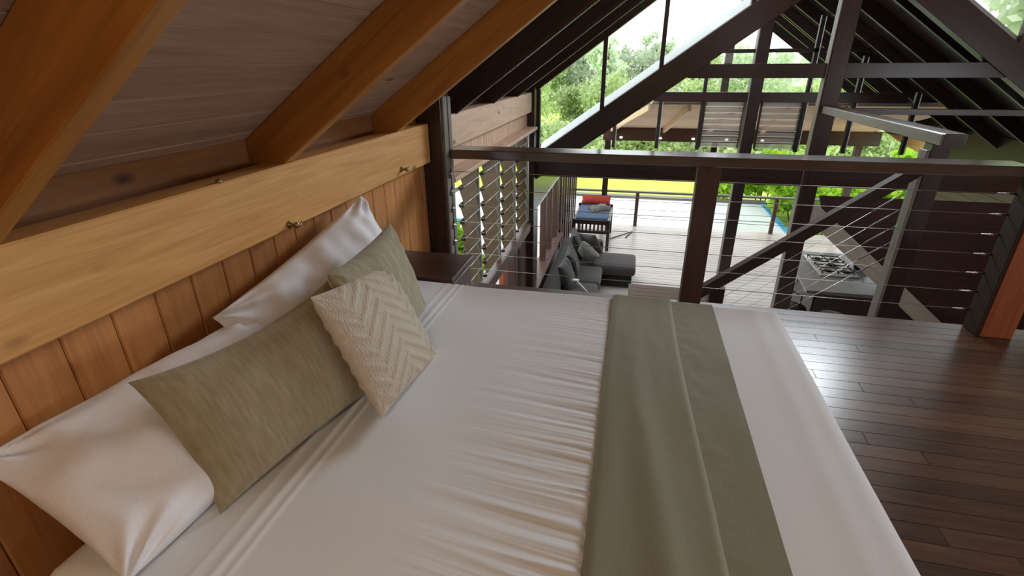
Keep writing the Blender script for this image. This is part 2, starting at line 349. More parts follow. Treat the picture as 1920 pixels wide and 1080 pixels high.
def fold(t, edge, r, sgn=1):
    """arc-length position t along a cloth that goes flat to the edge, round a radius and down: (coordinate, drop)"""
    s = t-(edge-r)
    if s <= 0: return t, 0
    q = r*math.pi/2
    if s < q: a = s/r; return edge-r+r*math.sin(a), r*(1-math.cos(a))
    return edge, r+s-q
def drape(xa, ya):
    r = .045
    X, dx = fold(xa, BX, r)
    if xa < -.6: X, dx = fold(-xa, 1.20, r); X = -X
    Y, dy = fold(ya, BY1, r)
    if ya < (BY0+BY1)/2:
        Y2, dy = fold(-ya, -BY0, r); Y = -Y2
    return X, Y, max(dx, dy), dx, dy
def sheet_relief(X, Y):
    # gathers running across the bed towards the runner, an older hem fold near the pillows, soft dents
    h = 0
    w = max(0, min(1, (X+.55)/.5))**1.5*max(0, min(1, (-.01-X)/.02+1)) if X < .01 else 0
    if X < .02 and X > -.58:
        near = max(0, min(1, 1-abs(Y-.95)/1.15))
        ang = Y+.10*(X+.05)+.02*mnoise.noise(V((X*2, Y*3, 4)))
        s = .7-1.6*abs(mnoise.noise(V((3.1, ang*17, X*1.1))))+.5*(.7-1.6*abs(mnoise.noise(V((7.7, ang*37, X*1.5)))))
        h += .0085*w*near*s
        h += .002*w*mnoise.noise(V((1.7, ang*140, X*2)))
    for x0, amp, sg in ((-.815, .0045, .012), (-.785, .003, .008), (-.86, .0025, .010)):
        d = X-x0-.012*mnoise.noise(V((Y*1.5, x0*9, 0))); h += amp*math.exp(-(d/sg)**2)
    h += .006*fbm(V((X*2.2, Y*2.2, 1.3)), 2)*(1 if X < 0 else .35)
    if X > .45: h += .004*math.exp(-((X-.585)/.02)**2)
    return h
def clothgrid(name, xs, ys, mat, lift, relief, parent=None, thick=.004):
    vs_ = []; nx, ny = len(xs), len(ys)
    for xa in xs:
        for ya in ys:
            X, Y, dr, dx, dy = drape(xa, ya); z = ZT-dr; h = relief(xa, ya)+lift
            if dr > .045:
                h2 = .006*mnoise.noise(V((X*5+Y*9, X*9+Y*5, 2)))+lift
                if dy >= dx: Y += h2 if ya > 1.3 else -h2
                else: X += h2 if xa > 0 else -h2*.3
                if dx > .045 and dy > .045:   # corner tuck
                    pass
            else: z += h
            vs_.append((X, Y, z))
    fs = [(i*ny+j, (i+1)*ny+j, (i+1)*ny+j+1, i*ny+j+1) for i in range(nx-1) for j in range(ny-1)]
    o = meshobj(name, vs_, fs, mat, parent, None, True)
    return o
def lsp(a, b, n): return [a+(b-a)*i/n for i in range(n+1)]
xs = lsp(-1.50, -1.14, 16)+lsp(-1.12, -.9, 14)+lsp(-.895, -.76, 30)[0:]+lsp(-.755, -.02, 90)+lsp(-.01, .62, 26)+lsp(.64, BX+.42, 26)
ys = lsp(BY0-.40, BY0+.02, 24)+lsp(BY0+.025, BY1-.05, 460)+lsp(BY1-.045, BY1+.40, 26)
sp = clothgrid('bedspread', xs, ys, LINEN, 0, sheet_relief)
tag(sp, 'white cotton bedspread drawn tight over the mattress with gathered creases', 'bedspread')
def runner_relief(X, Y):
    h = .010
    h += .014*math.exp(-((X-(.10+.10*(1.3-Y)))/.045)**2)*max(0, min(1, (1.75-Y)/.5))
    h += .009*math.exp(-((X-(.03-.05*(1.3-Y)))/.05)**2)*max(0, min(1, (1.6-Y)/.4))
    h += .004*fbm(V((X*7, Y*2.2, 8)), 3)
    e = (X+.03)/.02
    return h*(min(1, .35+.65*max(0, e)) if e < 1 else 1)
def under_relief(X, Y):
    return .004+.0022*fbm(V((X*7, Y*5, 3)), 2)+.0018*mnoise.noise(V((X*22+Y*8, Y*26, 5)))*max(0, 1-abs(X-.27)/.10)
un = thing('bed_runner', (.19, 1.37, ZT), 'sage green cloth runner laid double across the foot of the bed', 'bed runner')
ysr = lsp(BY0-.36, BY0+.02, 20)+lsp(BY0+.03, BY1-.05, 150)+lsp(BY1-.045, BY1+.36, 22)
clothgrid('lower_layer', lsp(.10, .415, 40), ysr, KHAKI, .006, under_relief, un)
def skew(fx): return fx
vs_ = []; nx = 48
xs_ = lsp(0, 1, nx)
for f in xs_:
    for ya in ysr:
        xl = -.03+.004*mnoise.noise(V((0, ya*22, 1))); xr = .265+.018*math.sin(ya*2.2+.4)-.012*(ya-1.3)
        X, Y, dr, dx, dy = drape(xl+(xr-xl)*f, ya); z = ZT-dr
        hh = runner_relief(X, ya)+.012
        edge = max(0, (f-.93)/.07); hh = hh*(1-edge**2)+.006*edge**2
        if dr > .045: Y += (hh if ya > 1.3 else -hh)
        else: z += hh
        vs_.append((X, Y, z))
ny = len(ysr)
meshobj('upper_layer', vs_, [(i*ny+j, (i+1)*ny+j, (i+1)*ny+j+1, i*ny+j+1) for i in range(nx) for j in range(ny-1)], KHAKI, un, None, True)

def pillow(name, w, h, t, mat, loc, rot, label, cat, group=None, pull=.06, seed=0, wr=.01, wf=5, flange=0, sag=0, nu=56, nv=44, power=.42, relief=None, bend=0, wdir=(1, 1)):
    """stuffed cushion: two swollen faces meeting in a seam, corners drawn out to points"""
    M = Matrix.Translation(loc) @ Euler(rot, 'XYZ').to_matrix().to_4x4()
    vs_, idx = [], {}
    def pos(u, v, s):
        x = w/2*u*(1-pull*(1-abs(v)**2.2)*abs(u)**3); y = h/2*v*(1-pull*1.2*(1-abs(u)**2.2)*abs(v)**3)
        prof = max(0, (1-abs(u)**2.6)*(1-abs(v)**2.4))**power
        z = s*t/2*prof
        n_ = fbm(V((x*wf*wdir[0]+seed*3.1, y*wf*wdir[1]+seed*1.7, s*2+seed)), 3)
        z += wr*n_*min(1, prof*1.6)+ .25*wr*fbm(V((x*wf*3+seed, y*wf*3, s)), 2)*prof
        # creases radiating from the corners
        rr = (1-abs(u))+(1-abs(v)); th = math.atan2(1-abs(v)+.02, 1-abs(u)+.02)
        z += s*wr*.5*math.sin(th*11+seed)*math.exp(-(rr/.5)**2)*min(1, prof*3)
        if wr > .015: z += s*wr*.55*(.45-abs(mnoise.noise(V((x*wf*1.7+y*wf*.8+seed*5, y*wf*.7-x*wf*.5, seed+s)))))*min(1, prof*1.5)
        if sag: z += sag*(1-v*v)*0; y -= sag*(1-u*u)*(.5+.5*v)
        if bend: z += bend*(u*u)
        if relief: z += s*relief(x, y)*min(1, prof*2.5)
        return (x, y, z)
    fs = []
    for s in (1, -1):
        for i in range(nu+1):
            for j in range(nv+1):
                bd = i in (0, nu) or j in (0, nv)
                if bd and s < 0: idx[(s, i, j)] = idx[(1, i, j)]; continue
                u = math.sin((i/nu-.5)*math.pi*.92)/math.sin(math.pi*.46); v = math.sin((j/nv-.5)*math.pi*.92)/math.sin(math.pi*.46)
                idx[(s, i, j)] = len(vs_); vs_.append(pos(u, v, s))
        for i in range(nu):
            for j in range(nv):
                q = (idx[(s, i, j)], idx[(s, i+1, j)], idx[(s, i+1, j+1)], idx[(s, i, j+1)]); fs.append(q if s > 0 else q[::-1])
    o = meshobj(name, vs_, fs, mat, None, M, True); tag(o, label, cat, group)
    return o, M
D = math.radians
wp1, _ = pillow('white_pillow', .78, .44, .16, LINEN2, (-1.11, .915, .625), (.5, .02, 1.47), 'white cotton pillow lying at the near side of the bed against the panelling', 'pillow', 'white sleeping pillows', seed=1, wr=.03, wf=3.4, pull=.05)
wp2, _ = pillow('white_pillow', .98, .46, .17, LINEN2, (-1.15, 1.69, .665), (1.12, -.17, 1.55), 'white cotton pillow propped upright against the panelling behind the olive cushions', 'pillow', 'white sleeping pillows', seed=2, wr=.036, wf=4, pull=.05)
pillow('lumbar_cushion', .62, .39, .16, OLIVE, (-.935, 1.04, .685), (1.05, -.04, 1.31), 'long olive linen cushion nearest the camera, leaning on a white pillow', 'cushion', 'olive linen cushions', seed=3, wr=.010, wf=5, pull=.07, sag=.02)
pillow('lumbar_cushion', .60, .41, .14, OLIVE2, (-.88, 1.60, .715), (1.26, .025, 1.70), 'olive slubbed linen cushion standing behind the knitted one, towards the nightstand', 'cushion', 'olive linen cushions', seed=4, wr=.012, wf=6, pull=.07)
def cable(x, y):
    zig = abs(((x*7+1000) % 2)-1)*.09
    s = math.sin((y-zig)*2*math.pi/.052)
    st = math.sin(x*2*math.pi/.0125+math.sin((y)*2*math.pi/.013)*.8)*math.sin(y*2*math.pi/.012)
    return .0042*max(-.3, s)+.0028*st
pillow('knit_cushion', .47, .42, .10, KNIT, (-.775, 1.365, .69), (1.06, .14, 1.58), 'oatmeal cable knit square cushion with zigzag ribs in front of the olive ones', 'cushion', seed=5, wr=.006, wf=5, pull=.04, nu=190, nv=190, relief=cable)

# ------------------------------------------------------------------ nightstand
ns = thing('nightstand', (-1.1, 2.75, 0), 'dark reddish timber nightstand between the bed and the corner post', 'nightstand')
box('top_panel', (-1.34, 2.30, .455), (-.865, 2.68, .485), RED, ns)
box('carcass', (-1.33, 2.32, .05), (-.89, 2.66, .455), RED, ns)
for z in (.07, .27):
    dr = box('drawer', (-.89, 2.34, z), (-.872, 2.64, z+.17), RED, ns)
    lathe('knob', [(.008, 0), (.008, .01), (.014, .014), (.014, .024), (.006, .028)], (-.872, 2.49, z+.09), MATS['aged_brass'], dr, 10, 'x')
for yy in (2.33, 2.60):
    for xx in (-1.32, -.94): box('leg', (xx, yy, 0), (xx+.05, yy+.05, .05), RED, ns)

# ------------------------------------------------------------------ posts and loft railing
pl = thing('corner_post', (-1.28, 3.28, 0), 'dark square timber post at the left end of the loft railing', 'post')
box('shaft', (-1.39, 3.20, -.22), (-1.215, 3.36, 1.36), DARK, pl)
box('lit_side_strip', (-1.214, 3.205, -.2), (-1.196, 3.275, 1.335), GREYW, pl)  # pale strip paints the side of the post that catches light
box('lit_side_strip', (-1.214, 3.305, -.2), (-1.200, 3.36, 1.33), GREYW, pl)
pr = thing('orange_post', (2.2, 3.28, 0), 'thick orange brown timber post at the right end of the loft railing', 'post')
box('shaft', (2.13, 3.21, 0), (2.295, 3.36, 3.3), ORANGE, pr)
box('shaded_side_strip', (2.112, 3.215, 0), (2.13, 3.355, 3.2), DARK2, pr)  # dark strip paints the shaded left side of the orange post
rl = thing('loft_railing', (.4, 3.35, 0), 'dark timber handrail with seven steel cables along the loft edge', 'railing')
box('handrail', (-1.19, 3.27, .938), (2.11, 3.47, .998), RAIL, rl, bev=.006)
box('post', (.412, 3.34, -.2), (.548, 3.44, .938), RED, rl)
for k in range(1, 8):
    z = .12*k
    tube('cable', [(-1.19, 3.345, z), (2.11, 3.345, z-.004)], .0024, STEEL, rl, 5)
    if k < 8:
        tube('cable_fitting', [(2.02, 3.345, z-.004), (2.06, 3.345, z-.004), (2.062, 3.345, z-.004), (2.112, 3.345, z-.004)], [.003, .004, .006, .006], STEEL, rl, 8)
        for dy in (-.022, .022):
            tube('cable_clip', [(-1.192, 3.26, z), (-1.192+.002, 3.26+dy*.5, z+dy), (-1.19, 3.26+dy, z+dy*1.1)], .004, BLACK, rl, 6)
        lathe('cable_eye', [(.012, 0), (.012, .012), (.006, .014), (.006, .03)], (-1.197, 3.26, z), STEEL, rl, 8, 'x')

# ------------------------------------------------------------------ louvre window wall beyond the loft (left)
w1 = thing('wall_left', (-1.4, 5, -2.5), 'left wall of the living room', None, kind='structure')
box('wall_beam', (-1.41, 3.37, .955), (-1.30, 6.70, 1.19), PALE, w1)
for i in range(36):
    y = 3.38+.093*i
    box('plank', (-1.40, y+.001, .765), (-1.365, y+.092, .97), PALE, w1, bev=.004)
box('shelf', (-1.40, 3.38, .752), (-1.20, 6.60, .786), PALE, w1)
box('top_fill', (-1.45, 3.37, 1.19), (-1.40, 6.9, 1.32), DARK, w1)
box('window_sill', (-1.43, 3.37, -.63), (-1.30, 6.735, -.515), RED, w1)
lv = thing('window_1', (-1.36, 5, -.5), 'tall left window of tilted timber louvres in four columns', None, kind='structure')
LY = [3.66, 4.42, 5.18, 5.94, 6.70]
OLV = W('olive_louvre', lin(88, 70, 50), lin(120, 98, 72), rough=.65, vary=.2, knots=False)
for i, y in enumerate(LY):
    box('mullion', (-1.40, y-.02, -.515), (-1.345, y+.02, .752), GREYW if i else FRAME, lv)
    if i < 4:
        for k in range(8):
            z = -.44+.148*k
            c = V((-1.375, (y+LY[i+1])/2+(.07 if i else .15), z+.06)); hl = .25 if i else .19; rot = Matrix.Rotation(D(-17), 3, 'Y')
            bl_ = box('blade', c-V((.006, hl, .076)), c+V((.006, hl, .076)), OLV, lv, rot=rot, bev=.002)
            e = rot @ V((.006, 0, -.078))
            tube('blade_edge', [c+e+V((.004, -hl-.05, 0)), c+e+V((.004, hl+.04, 0))], .0045, ALU, bl_, 5)
            box('blade_clip', (c+e+V((-.03, -hl-.08, -.012))), (c+e+V((.012, -hl-.05, .012))), BLACK, bl_)
tube('pull_rod', [(-1.33, 6.66, -.5), (-1.33, 6.66, .74)], .008, ALU, lv)
cp = thing('corner_post', (-1.35, 6.92, -2.5), 'dark corner post under the left end of the gable truss', 'post')
box('shaft', (-1.45, 6.74, -2.5), (-1.27, 6.98, 1.26), DARK, cp)

# lower screens under the sill, and on towards the deck
for k, (y0, y1, m) in enumerate([(4.75, 4.85, ORANGE), (5.35, 5.45, ORANGE), (5.62, 5.86, RED), (5.98, 6.12, RED), (6.22, 6.36, DARK), (6.46, 6.72, RED)]):
    box('screen_board', (-1.42, y0, -2.5), (-1.36, y1, -.63), m, w1)
box('eave_tie', (-1.46, 6.98, -.42), (-1.30, 13.5, .02), DARK, w1)
box('eave_lit_line', (-1.30, 6.98, -.425), (-1.285, 13.5, -.405), ALU, w1)  # pale strip drawn for the lit line under the eave tie
box('low_wall', (-1.45, 6.98, -2.5), (-1.36, 10.0, -1.70), RED, w1)
box('sill_board', (-1.48, 6.98, -1.70), (-1.24, 9.9, -1.665), RED, w1)
for y in (7.35, 8.25, 8.9, 9.6): box('screen_post', (-1.44, y, -1.665), (-1.34, y+.12, -.42), RED, w1)
for k in range(9): box('screen_post', (-1.44, 9.95+.42*k, -2.5), (-1.36, 10.08+.42*k, -.42), [RED, DARK][k % 2], w1)
for k in range(4): box('screen_rail', (-1.41, 10.08+.84*k, -1.75), (-1.38, 10.79+.84*k, -1.60), RED, w1)
for k in range(4): box('screen_panel', (-1.41, 10.08+.84*k, -2.45), (-1.39, 10.37+.84*k, -1.75), ORANGE, w1)

# ------------------------------------------------------------------ gable truss and clerestory glass
YG = 6.95
chord = lambda x: 1.284+SL*x if x < RX else 1.284+SL*(2*RX-x)
tr = thing('gable_truss', (2.2, 6.95, .1), 'big dark timber truss with king post across the gable opening', 'truss')
for s in (-1, 1):
    x0 = -1.26 if s < 0 else 5.66
    beam('rafter_chord', (x0, YG, chord(x0)-.165), (RX, YG, chord(RX)-.165), .14, .33*CA, DARK, tr)
    if s > 0: continue      # the right side runs straight on into the lower roof
    fv = [(xx, YG+yy, chord(xx)+zz) for xx in (x0, RX) for yy, zz in ((.10, .005), (.36, .10), (.36, .08), (.10, -.015))]
    meshobj('flashing', fv, [(0, 1, 5, 4), (1, 2, 6, 5), (2, 3, 7, 6), (3, 0, 4, 7), (3, 2, 1, 0), (4, 5, 6, 7)], SHEETMETAL, tr)
box('tie_beam', (-1.27, YG-.06, .10), (5.66, YG+.06, .38), DARK, tr)
prism('knee_brace', [(-1.27, .05), (-.88, .32), (-.88, .38), (-1.27, .38)], YG-.05, YG+.05, RED, tr)
box('collar_beam', (.58, YG-.05, 1.345), (3.85, YG+.05, 1.50), DARK, tr)
box('king_post', (2.09, YG-.09, -2.5), (2.27, YG+.07, 2.75), DARK, tr)
box('lit_side_strip', (2.076, YG-.075, -2.48), (2.09, YG+.05, 2.5), GREYW, tr)  # light on the left side of the king post, put in as colour
w2 = thing('window_2', (0, 7.02, .5), 'clear clerestory glass left of the truss', None, kind='structure')
top = lambda x: under(x)
for y in (): pass
xsn = [-1.24, -.43, .26, 1.2, RX]
for a, b in zip(xsn[:-1], xsn[1:]):
    prism('pane', [(a, chord(a)), (b, chord(b)), (b, top(b)), (a, top(a))], YG+.045, YG+.051, GLASS, w2)
for x0, w in ((-1.255, .03), (-.43, .05), (.26, .05), (1.2, .05)):
    prism('mullion', [(x0-w/2, chord(x0-w/2)), (x0+w/2, chord(x0+w/2)), (x0+w/2, top(x0+w/2)), (x0-w/2, top(x0-w/2))], YG+.01, YG+.09, FRAME, w2)
beam('head_rafter', (-1.45, YG, under(-1.45)+.098), (RX, YG, under(RX)+.098), .14, .197*CA, DARK, w2)
w3 = thing('window_3', (4.5, 7.02, .5), 'clear clerestory glass right of the truss', None, kind='structure')
topr = lambda x: under(2*RX-x)
for a, b in ((RX, 3.92), (3.92, 5.6)):
    prism('pane', [(a, chord(a)), (b, chord(b)), (b, topr(b)), (a, topr(a))], YG+.045, YG+.051, GLASS, w3)
prism('mullion', [(3.89, chord(3.89)), (3.95, chord(3.95)), (3.95, topr(3.95)), (3.89, topr(3.89))], YG+.01, YG+.09, RED, w3)
beam('head_rafter', (5.85, YG, topr(5.85)+.098), (RX, YG, topr(RX)+.098), .14, .197*CA, DARK, w3)

# right-hand lower roof running on over the living room: rafters and boards
lr = thing('ceiling', (4, 10, 1.5), 'dark rafters and boards of the lower roof', None, kind='structure')
lowz = lambda x: 2.63-.7*(x-2.2)
for k in range(24):
    xa = 2.25+.152*k
    beam('ceiling_plank', (xa+.076, 7.05, lowz(xa+.076)+.215), (xa+.076, 14.3, lowz(xa+.076)+.215), .184, .022, DARK, lr, up=(.7, 0, 1))
prism('roof_sheet', [(2.25, lowz(2.25)+.24), (6.0, lowz(6.0)+.24), (6.0, lowz(6.0)+.30), (2.25, lowz(2.25)+.30)], 7.03, 14.4, SHEETMETAL, lr)
for y in (7.60, 8.63, 9.68, 10.70, 11.82, 11.98, 12.75, 13.85):
    beam('rafter', (2.25, y+.03, lowz(2.25)+.098), (5.95, y+.03, lowz(5.95)+.098), .055, .197*.82, DARK, lr)
beam('ridge_beam', (2.2, 7.05, 2.70), (2.2, 14.2, 2.70), .08, .26, DARK, lr)
box('eave_beam', (5.62, 7.0, -.12), (5.76, 11.6, .42), DARK, lr)
rw = thing('wall_right', (5.8, 10, -2.5), 'boarded right wall of the living room', None, kind='structure')
for k in range(8):
    box('plank', (5.70, 7.0, .10-.15*k-.148), (5.74, 11.6, .10-.15*k), RED, rw)
box('low_wall', (5.70, 7.0, -2.5), (5.78, 10.0, -1.2), MAROON, rw)

# thin tie and inner beam at the right of the king post
tb = thing('tie_beam', (4, 6.8, .97), 'thin dark tie running right from the king post', 'beam')
box('rail', (2.34, 6.90, .955), (5.6, 6.98, 1.02), DARK, tb)
ib = thing('inner_beam', (2.18, 5.5, .9), 'dark beam with a painted-lit side running from the king post to the stair post', 'beam')
box('beam_body', (2.13, 4.25, .965), (2.27, 6.86, 1.05), DARK, ib)
box('lit_side_strip', (2.115, 4.25, .968), (2.13, 6.86, 1.047), GREYW, ib)  # lit left side of the beam, painted as a paler strip
sr = thing('stair_railing', (1.5, 4.4, -1), 'sloping dark stair handrail with steel cables tied to a post with a painted-lit side', 'railing')
box('newel_post', (2.125, 4.35, -2.5), (2.25, 4.47, .965), DARK, sr)
box('lit_side_strip', (2.10, 4.355, -2.48), (2.125, 4.465, .92), GREYW, sr)  # paler strip for the lit left side of the newel
beam('handrail', (.60, 4.35, -.425), (2.10, 4.35, .80), .09, .085, DARK2, sr)
for k, z in enumerate((.62, .485, .35, .215, .085)):
    z1 = z-.86*(2.10-.85)
    tube('cable', [(2.10, 4.41, z), (.85, 4.41, z1)], .0017, STEEL, sr, 5)
    tube('turnbuckle', [(2.03, 4.41, z-.06), (1.99, 4.41, z-.095), (1.90, 4.41, z-.172), (1.88, 4.41, z-.19)], [.004, .007, .007, .004], plain('dull_steel', lin(120, 120, 118), .4, .7), sr, 8)
box('lower_newel', (.78, 4.34, -2.5), (.90, 4.46, -.30), DARK, sr)
st = thing('stair_balustrade', (4, 6.9, -2.5), 'dark maroon board panel above a sloping grey stair string', 'balustrade')
zs = lambda x: -.13-.826*(x-2.18)
n_b = 8
for k in range(n_b):
    zt = -.02-.31*k; zb = zt-.306
    xl_t = max(2.34, 2.18+(-.13-zt)/.826+.02); xl_b = max(2.34, 2.18+(-.13-zb)/.826+.02)
    if xl_t < 5.5: prism('board', [(xl_t, zt), (5.6, zt), (5.6, zb), (min(xl_b, 5.55), zb)], YG-.02, YG+.02, MAROON, st)
beam('string_board', (2.18, YG-.06, zs(2.18)), (5.0, YG-.06, zs(5.0)), .05, .20, PLANKG, st)

# ------------------------------------------------------------------ living floor and deck
ZF = -2.5
dk = thing('floor', (1.5, 10, ZF), 'deck boards paled by painted sky shine of the living room and terrace', None, kind='structure')
box('slab', (-4.5, -2.6, ZF-.2), (8, 13.6, ZF-.03), DARK, dk)
y = 13.62
while y > 6.0:
    box('deck_board', (-4.5, y-.14, ZF-.03), (8, y-.005, ZF), DECK, dk, bev=.004); y -= .145
box('deck_board_strip', (-4.5, -2.6, ZF-.03), (8, y-.002, ZF), DECK, dk)

# glazed far gable at y = 10
YF = 10.0
fg = thing('window_4', (2, YF, ZF), 'glazed far gable with glass louvre columns either side of a post', None, kind='structure')
box('post', (1.88, YF-.09, ZF), (2.07, YF+.1, 2.62), DARK, fg)
box('lit_side_strip', (1.867, YF-.085, ZF+.02), (1.88, YF+.095, 2.4), GREYW, fg)  # same painted lit side on the far post
box('rail', (.30, YF-.05, .885), (4.3, YF+.06, 1.045), DARK, fg)
box('rail', (1.0, YF-.03, 1.66), (3.6, YF+.03, 1.72), DARK, fg)
for x0, z0, z1 in ((-.36, .06, .9), (.43, .06, .9), (1.15, .06, 1.75), (2.80, .06, 2.2), (3.55, .06, 1.6), (4.45, .06, 1.05)):
    box('mullion', (x0-.03, YF-.03, z0), (x0+.03, YF+.04, z1), FRAME, fg)
    box('mullion_trim', (x0+.034, YF-.035, z0+.02), (x0+.046, YF-.02, z1-.02), ALU, fg)
for xa, xb in ((1.20, 1.82), (2.13, 2.74)):
    box('louvre_channel', (xa-.02, YF-.05, .10), (xa, YF+.05, .885), FRAME, fg); box('louvre_channel', (xb, YF-.05, .10), (xb+.02, YF+.05, .885), FRAME, fg)
    for k in range(8):
        z = .15+.098*k; rot = Matrix.Rotation(D(40), 3, 'X')
        box('blade', (xa, YF-.003, z-.052), (xb, YF+.003, z+.052), HAZE, fg, rot=rot, bev=0)
        box('blade_edge', (xa, YF-.054, z-.036), (xb, YF-.040, z-.024), FROST, fg, bev=.002)
for a, b, z0, z1 in ((-.33, .40, .11, .885), (.46, 1.12, .11, .885), (2.86, 3.52, .11, .885), (3.58, 4.42, .11, .885), (1.0, 1.87, 1.05, 1.66), (2.1, 2.77, 1.05, 1.66)):
    box('pane', (a, YF-.003, z0), (b, YF+.003, z1), GLASS, fg, bev=0)

# verandah skirt roof beyond
ve = thing('verandah_roof', (2, 12, 0), 'low verandah roof with peach board soffit and brown eave beam', 'roof')
sz = lambda y: .82-.235*(y-10.1)
for k in range(13):
    ya = 10.12+.268*k
    xh = -.62+.26*(13.45-ya)
    beam('soffit_board', (xh, ya+.134, sz(ya+.134)+.02), (5.3, ya+.134, sz(ya+.134)+.02), .26, .02, PEACH, ve, up=(0, .235, 1), bev=.008)
prism('roof_sheet', [(10.1, sz(10.1)+.035), (13.75, sz(13.75)+.035), (13.75, sz(13.75)+.07), (10.1, sz(10.1)+.07)], .28, 5.4, SHEETMETAL, ve, plane='yz')
for xa, xb in ((-.55, .25), (.72, .95), (1.75, 1.8), (2.95, 2.6), (4.2, 3.5)):
    beam('rafter', (xa, 13.45, sz(13.45)-.045), (xb, 10.15, sz(10.15)-.045), .06, .11, PEACH, ve)
box('eave_beam', (-.75, 13.42, -.27), (5.5, 13.54, .05), RED, ve)
for x0 in (-.3, .65, 1.43, 2.2, 3.0, 4.1):
    m = plain('downlight_glow', (1, 1, 1, 1)); bs = m.node_tree.nodes['Principled BSDF']; bs.inputs['Emission Color'].default_value = (1, .95, .85, 1); bs.inputs['Emission Strength'].default_value = 2
    lathe('downlight', [(.025, 0), (.04, .01), (.04, .03), (.02, .045)], (x0, 13.39, -.21), m, ve, 10)
for x0 in (-.62, 1.95, 5.1): box('post', (x0-.07, 13.41, ZF), (x0+.07, 13.55, -.27), RED if x0 > 5 else DARK, ve)
box('upper_post', (1.90, 13.43, .30), (2.06, 13.53, 2.3), DARK, ve)
bl = thing('sunlit_hip_panel', (5.6, 12, 0), 'ochre stand-in panel for the sunlit hip ceiling right of the far gable', 'ceiling_panel')
prism('sheet', [(4.85, .28), (6.3, .10), (6.45, -.02), (6.25, -.22), (5.8, -.26), (5.3, .0)], 12.0, 12.04, OCHRE, bl)  # upright sheet standing in for the sunlit ceiling of the far hip
tube('cord', [(4.9, 11.98, .2), (6.35, 11.98, .02)], .008, BLACK, bl)

# ------------------------------------------------------------------ terrace railing
tr2 = thing('terrace_railing', (1, 13.5, ZF), 'low timber and cable railing along the pool edge of the deck', 'railing')
box('handrail', (-2.5, 13.44, -1.60), (4.6, 13.56, -1.555), GREYW, tr2)
for x0 in (-2.3, .24, 3.62): box('post', (x0-.045, 13.46, ZF), (x0+.045, 13.54, -1.60), RED, tr2)
for z in (-1.82, -2.05, -2.28): tube('cable', [(-2.4, 13.5, z), (4.6, 13.5, z)], .006, BLACK, tr2, 5)

# ------------------------------------------------------------------ sofa group
so = thing('corner_sofa', (-.6, 9, ZF), 'charcoal fabric corner sofa with chaise along the left wall', 'sofa')
rbox('base', (-1.22, 7.2, ZF+.04), (-.42, 9.95, ZF+.27), .03, 2, SOFA_DK, so)
rbox('chaise_base', (-.42, 9.22, ZF+.04), (.20, 9.95, ZF+.27), .03, 2, SOFA_DK, so)
rbox('chaise_seat', (-.95, 9.15, ZF+.27), (.26, 9.98, ZF+.46), .07, 4, SOFA, so, .02)
rbox('seat', (-.95, 8.32, ZF+.27), (-.36, 9.14, ZF+.46), .06, 4, SOFA, so, .02)
rbox('seat', (-.95, 7.48, ZF+.27), (-.38, 8.31, ZF+.46), .06, 4, SOFA, so, .02)
rbox('backrest', (-1.24, 7.2, ZF+.2), (-.98, 9.98, ZF+.72), .06, 3, SOFA_DK, so)
rbox('armrest', (-1.22, 9.98, ZF+.04), (-.42, 10.22, ZF+.66), .06, 3, SOFA_DK, so)
for xx, yy in ((-1.15, 7.3), (.1, 9.3), (.1, 9.85), (-1.15, 10.1), (-.5, 7.3)): box('foot', (xx, yy, ZF), (xx+.05, yy+.05, ZF+.04), BLACK, so)
for nm, w, h, loc, rot, m, lb in (
    ('sofa_cushion', .70, .52, (-.90, 8.75, ZF+.66), (D(70), 0, D(94)), SOFA_DK, 'dark grey back cushion in the middle of the sofa, below the pale scatter cushion'),
    ('sofa_cushion', .66, .52, (-.92, 8.06, ZF+.66), (D(68), D(4), D(86)), SOFA_DK, 'dark grey back cushion nearest the loft'),
    ('sofa_cushion', .60, .52, (-.92, 9.62, ZF+.72), (D(72), 0, D(96)), SOFA_DK, 'dark crumpled back cushion in the far sofa corner'),
    ('sofa_cushion', .46, .46, (-.66, 9.74, ZF+.70), (D(66), D(10), D(140)), SOFA, 'grey scatter cushion leaning against the far sofa arm'),
    ('sofa_cushion', .44, .44, (-.66, 9.22, ZF+.68), (D(50), D(40), D(110)), GREYC, 'pale grey scatter cushion with light piping standing on its corner')):
    pillow(nm, w, h, .18, m, loc, rot, lb, 'cushion', 'sofa cushions', seed=hash(lb) % 9 if False else len(lb) % 9, wr=.02, wf=5, nu=22, nv=18)
wsk = thing('white_brush', (-.75, 8.0, ZF+.5), 'slim white handled brush lying on the near sofa seat', 'brush')
tube('handle', [(-.52, 7.78, ZF+.50), (-.72, 8.0, ZF+.58)], .012, FROST, wsk)
rbox('head', (-.84, 8.0, ZF+.57), (-.70, 8.08, ZF+.61), .015, 2, FROST, wsk)
ct = thing('coffee_table', (.85, 8.2, ZF), 'low reddish timber coffee table beside the chaise', 'table')
for k in range(4): box('top_board', (.14, 7.86+.16*k, ZF+.38), (1.50, 8.015+.16*k, ZF+.42), RED, ct)
for xx, yy in ((.2, 7.92), (1.36, 7.92), (.2, 8.38), (1.36, 8.38)): box('leg', (xx, yy, ZF), (xx+.08, yy+.08, ZF+.38), RED, ct)
box('apron', (.24, 7.90, ZF+.30), (1.40, 7.93, ZF+.38), RED, ct)

